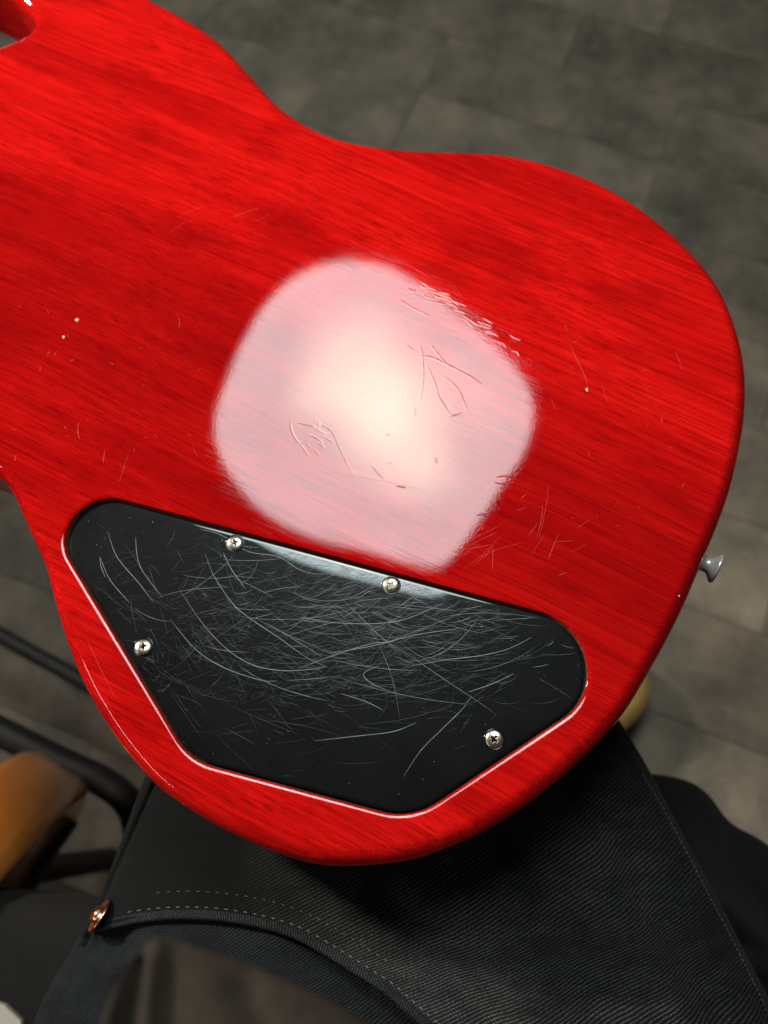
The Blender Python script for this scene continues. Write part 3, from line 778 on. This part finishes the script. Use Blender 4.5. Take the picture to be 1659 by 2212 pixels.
# shin, then shoe under the knee
ka = interp(LE, .02); kb = interp(RE, .02); kc = (ka+kb)/2
shin = [(Vector((kc.x, kc.y, .545)), .085), (Vector((kc.x+.02, kc.y-.03, .50)), .078), (Vector((.085, .075, .38)), .055), (Vector((.080, .06, .22)), .045), (Vector((.080, .06, .10)), .045)]
def tube(secs, seg, mat_, name, parent, off=OFFP, caps=True):
    vs = []; fs = []; uv_ = []
    n = len(secs)
    for i, (c, r) in enumerate(secs):
        t = (secs[min(i+1, n-1)][0]-secs[max(i-1, 0)][0]).normalized(); a = t.orthogonal().normalized() if abs(t.z) > .9 else t.cross(Vector((0, 0, 1))).normalized(); b = t.cross(a)
        if abs(t.z) > .6: a = (Vector((1, 0, 0))-t*t.x).normalized(); b = t.cross(a)
        for k in range(seg): q = 2*math.pi*k/seg; vs.append(c+(a*math.cos(q)+b*math.sin(q))*r-off); uv_.append((k/seg*.3, i*.05))
    for i in range(n-1): bridge(fs, i*seg, i*seg+seg, seg)
    if caps: fs.append(tuple(reversed(range(seg)))); fs.append(tuple(range((n-1)*seg, n*seg)))
    return mesh_obj(name, vs, fs, mat_, parent, uvs=uv_)
def smooth_tube(secs, seg, mat_, name, parent, n=8, off=OFFP):
    P = catmull([Vector((*c, r)) for c, r in secs], n, closed=False)
    return tube([(Vector(p[:3]), p[3]) for p in P], seg, mat_, name, parent, off)
smooth_tube(shin, 32, M_DEN3, 'trouser_leg', leg)
M_SHOE = simple('yellow_tan_leather', (.50, .31, .09), .42, 0, .3, .15, 80)
M_SOLE = simple('dark_rubber_sole', (.02, .018, .016), .7)
toe = at(1416, 1428, .055); heel = Vector((.070, .045, 0)); fd = Vector((toe.x-heel.x, toe.y-heel.y)); FL = fd.length; fd.normalize(); fq = Vector((-fd.y, fd.x))
def shoe_part(z0, hts, grow, mat_, name, parent):
    vs = []; fs = []; NS = 28; ND = 24
    for i in range(NS+1):
        s = i/NS; wdt = (.030+.016*math.sin(math.pi*min(1, s*1.05))**.7+.006*s)*math.sqrt(max(0, 1-max(0, (s-.80)/.20)**2.2))*math.sqrt(max(0.0, min(1, s/.10)))+grow
        h = hts(s)
        c = Vector((heel.x, heel.y))+fd*(s*(FL+grow*1.5)-.006)
        for j in range(ND):
            a = 2*math.pi*j/ND; x = math.cos(a); y = math.sin(a); x = math.copysign(abs(x)**.8, x); y = math.copysign(abs(y)**.8, y)
            p = c+fq*(x*wdt); z = z0+h*.5+y*h*.5; vs.append(Vector((p.x, p.y, z))-OFFP)
    for i in range(NS): bridge(fs, i*ND, i*ND+ND, ND)
    fs.append(tuple(reversed(range(ND)))); fs.append(tuple(range(NS*ND, NS*ND+ND)))
    return mesh_obj(name, vs, fs, mat_, parent)
shoe = shoe_part(.022, lambda s: .095-.055*min(1, s*1.1) if s < .9 else .034*math.sqrt(max(.02, 1-((s-.9)/.1)**2))+.004, 0, M_SHOE, 'shoe', person)
shoe['label'] = 'yellow rounded shoe toe peeking past the guitar edge'
shoe_part(.0, lambda s: .026, .004, M_SOLE, 'sole', shoe)

# other leg, lower and out of focus
tb = [(1180, 1720), (1290, 1682), (1400, 1672), (1480, 1685), (1530, 1715), (1580, 1775), (1640, 1812), (1720, 1865), (1850, 1930), (2000, 1975), (2180, 2040), (2290, 2150)]
bb_ = [(900, 1900), (960, 2000), (1050, 2100), (1150, 2200), (1230, 2300), (1320, 2380), (1400, 2450), (1520, 2520), (1700, 2560), (1900, 2560), (2120, 2460), (2270, 2240)]
T1 = catmull([at(x, y, .44) for x, y in tb], 8, closed=False); T2 = catmull([at(x, y, .40) for x, y in bb_], 8, closed=False)
vs = []; fs = []; uvs = []
for i in range(121):
    a = interp(T1, i/120); b = interp(T2, i/120)
    for j in range(61):
        u = j/60; p = a.lerp(b, u); z = a.z+(b.z-a.z)*u+.075*math.sin(math.pi*u)**.95
        x, y = proj(Vector((p.x, p.y, z))); z += fold(x, y, 1420, 1850, 1700, 2080, 26, .010)+fold(x, y, 1500, 1750, 1700, 2000, 40, -.008)+fold(x, y, 1560, 2060, 1700, 2110, 20, .006)
        vs.append(Vector((p.x, p.y, z))-OFFP); uvs.append((u*.25, i/120*.4))
    for j in range(1, 30):
        u = 1-j/30; p = a.lerp(b, u); vs.append(Vector((p.x, p.y, a.z+(b.z-a.z)*u-.07*math.sin(math.pi*u)**.6))-OFFP); uvs.append((u*.2, i/120*.4))
K = 61+29
for i in range(120): bridge(fs, i*K, i*K+K, K)
fs.append(tuple(range(K))); fs.append(tuple(reversed(range(120*K, 121*K))))
ol = mesh_obj('trouser_leg', vs, fs, M_DEN3, leg, uvs=uvs); ol['label'] = 'blurred black trouser leg behind the thigh'

# brown shirt hem hanging close to the lens
M_SHIRT = simple('brown_grey_shirt_cloth', (.031, .0235, .015), .95, 0, 0, .25, 240)
lS = [(345, 2022), (300, 2048), (262, 2095), (238, 2150), (215, 2212), (190, 2320), (150, 2460)]
rS = [(347, 2022), (430, 2050), (560, 2100), (680, 2150), (800, 2222), (900, 2330), (1000, 2460)]
ZS = .772
A1 = catmull([at(x, y, ZS) for x, y in lS], 8, closed=False); B1 = catmull([at(x, y, ZS) for x, y in rS], 8, closed=False)
vs = []; fs = []; uvs = []
for side in (0, 1):
    for i in range(81):
        a = interp(A1, i/80); b = interp(B1, i/80)
        for j in range(81):
            u = j/80; p = a.lerp(b, u); wd = min(1, (b-a).length/.06); x, y = proj(p)
            z = ZS+.014*wd*math.sin(math.pi*u)**.6+fold(x, y, 290, 2060, 270, 2300, 26, -.011)+fold(x, y, 350, 2020, 360, 2300, 22, .005)+fold(x, y, 520, 2090, 640, 2330, 40, -.004)
            if side: z -= .0016
            vs.append(Vector((p.x, p.y, z))-OFFP); uvs.append((u*.1, i/80*.1))
for side in (0, 1):
    o_ = side*81*81
    for i in range(80):
        for j in range(80):
            a = o_+i*81+j; f = (a, a+1, a+82, a+81); fs.append(f if side else f[::-1])
for i in range(80):
    for j in (0, 80): a = i*81+j; b = a+81; fs.append((a, b, b+6561, a+6561))
shirt = mesh_obj('shirt', vs, fs, M_SHIRT, person, uvs=uvs); shirt['label'] = 'brown shirt hem out of focus at the bottom edge'

# ------------------------------------------------------------------ amber guitar on its stand, lower left
M_AMB = simple('amber_lacquered_wood', (.62, .20, .028), .26, 0, 1.0, .25, 14)
M_AMBF = simple('amber_face_wood', (.45, .16, .035), .35, 0, .6, .3, 18)
M_BLK = simple('black_plastic_part', (.006, .006, .006), .5)
amb = tag(empty('amber_guitar', (0, 0, 0)), 'amber brown wooden guitar body standing upright on a black tube stand', 'guitar')
# the slab stands upright; its plane holds the vertical and the direction e
Cc = at(-136, 2160, .33)
q_ = at(131, 1786, .33); e = Vector((q_.x-Cc.x, q_.y-Cc.y, 0)).normalized(); nh = Vector((e.y, -e.x, 0))
wv = (Vector((0, 0, 1))+nh*.22).normalized(); nrm = e.cross(wv).normalized()
if nrm.dot(nh) < 0: nrm = -nrm
vs = []; fs = []
NA = 96; AX, AZ = .160, .150
rings_ = [(-.058, .0, .012), (-.054, 0, .005), (-.046, 0, 0), (-.010, 0, 0), (-.003, 0, .003), (0, 0, .010)]
for (tn, _, ins) in rings_:
    for k in range(NA):
        a = 2*math.pi*k/NA; s = math.cos(a)*(AX-ins); z = math.sin(a)*(AZ-ins)
        vs.append(Cc+e*s+wv*z+nrm*tn)
for q in range(len(rings_)-1): bridge(fs, q*NA, q*NA+NA, NA)
fs.append(tuple(reversed(range(NA))))
ab = mesh_obj('body', vs, fs, M_AMB, amb)
vs = [vs[(len(rings_)-1)*NA+k]+nrm*.0002 for k in range(NA)]
mesh_obj('face', vs, [tuple(range(NA))], M_AMBF, amb, smooth=False)
def on_face(s, z, t=.003): return Cc+e*s+wv*z+nrm*t
def slab(s0, z0, ws, wz, name, rot=0):
    vs = []; n = 20
    for t in (0.0005, .006):
        for k in range(n):
            a = 2*math.pi*k/n; x = math.copysign(abs(math.cos(a))**.6, math.cos(a))*ws; y = math.copysign(abs(math.sin(a))**.6, math.sin(a))*wz
            vs.append(on_face(s0+x*math.cos(rot)-y*math.sin(rot), z0+x*math.sin(rot)+y*math.cos(rot), t))
    fs = []; bridge(fs, 0, n, n); fs.append(tuple(range(n, 2*n)))
    return mesh_obj(name, vs, fs, M_BLK, amb, smooth=False)
slab(.105, -.025, .026, .014, 'pickup', -.3); slab(.070, -.055, .024, .012, 'pickup', -.2)
for k in range(4):
    c = on_face(.085-.010*k, -.01-.010*k, .001); vs, fs = lathe([(.0045, 0), (.0042, .003), (.002, .004)], 14)
    kn = mesh_obj('bridge_saddle', vs, fs, simple('dull_brass_%s' % 'abcd'[k], (.22, .12, .05), .4, .6), amb); kn.location = c; kn.rotation_euler = nrm.to_track_quat('Z', 'Y').to_euler()

stand = tag(empty('guitar_stand', (0, 0, 0)), 'black tubular stand behind and under the amber guitar', 'stand')
ZERO = Vector((0, 0, 0))
smooth_tube([(at(-160, 1275, .12), .0085), (at(0, 1372, .12), .0085), (at(150, 1455, .12), .0085), (at(300, 1540, .12), .0085), (at(480, 1640, .12), .0085)], 20, M_STAND, 'leg', stand, off=ZERO)
smooth_tube([(at(-160, 1500, .26), .012), (at(0, 1580, .26), .012), (at(120, 1640, .26), .012), (at(225, 1690, .26), .012), (at(285, 1745, .255), .012), (at(300, 1830, .22), .012), (at(300, 1900, .10), .012)], 20, M_STAND, 'cradle_arm', stand, off=ZERO)
smooth_tube([(at(-80, 1880, .10), .011), (at(60, 1960, .10), .011), (at(160, 2015, .10), .011), (at(240, 2070, .10), .011), (at(330, 2120, .09), .011)], 20, M_STAND, 'cradle_arm', stand, off=ZERO)
# black padded chair the person sits on
M_PAD = simple('black_vinyl', (.004, .0035, .003), .9, 0, 0, .3, 40)
chair = tag(empty('chair', (0, 0, 0)), 'black padded chair under the seated person, dark seat corner at lower left', 'chair')
sp = [V2(at(x, y, .44)) for x, y in ((-420, 2120), (-330, 1990), (-150, 1930), (60, 1935), (300, 1960), (1100, 2050), (1300, 2250), (1400, 3000), (-300, 3400), (-480, 2500))]
spl = resample(catmull(sp, 8), 160)
if area2(spl) < 0: spl.reverse()
sn = normals2(spl)
vs = []; fs = []
secs = [(-.03, .4405), (-.016, .440), (-.006, .434), (0, .422), (0, .402), (-.006, .392), (-.03, .390)]
for o_, z in secs: vs += [Vector((p.x+q.x*o_, p.y+q.y*o_, z)) for p, q in zip(spl, sn)]
for k in range(len(secs)-1): bridge(fs, k*160, k*160+160, 160, True)
fs.append(tuple(range(160))); fs.append(tuple(reversed(range((len(secs)-1)*160, len(secs)*160))))
mesh_obj('seat', vs, fs, M_PAD, chair)
for x, y in ((-.27, -.03), (.12, -.06), (-.24, -.34), (.16, -.34)):
    smooth_tube([(Vector((x, y, .40)), .011), (Vector((x*1.06, y, .2)), .011), (Vector((x*1.12, y, .0)), .012)], 16, M_STAND, 'leg', chair, off=ZERO)
pp = [at(x, y, .4445) for x, y in ((-60, 2150), (10, 2172), (44, 2205), (60, 2330), (-60, 2330))]
pv = [p.copy() for p in pp]+[Vector((p.x, p.y, .4407)) for p in pp]
paper = mesh_obj('paper_sheet', pv, [(0, 1, 2, 3, 4)[::-1], (5, 6, 7, 8, 9)]+[(i, (i+1) % 5, 5+(i+1) % 5, 5+i) for i in range(5)], simple('off_white_paper', (.55, .50, .42), .8, 0, 0, .05, 30), smooth=False)
tag(paper, 'off white sheet of paper lying on the dark seat, only its corner showing', 'paper')
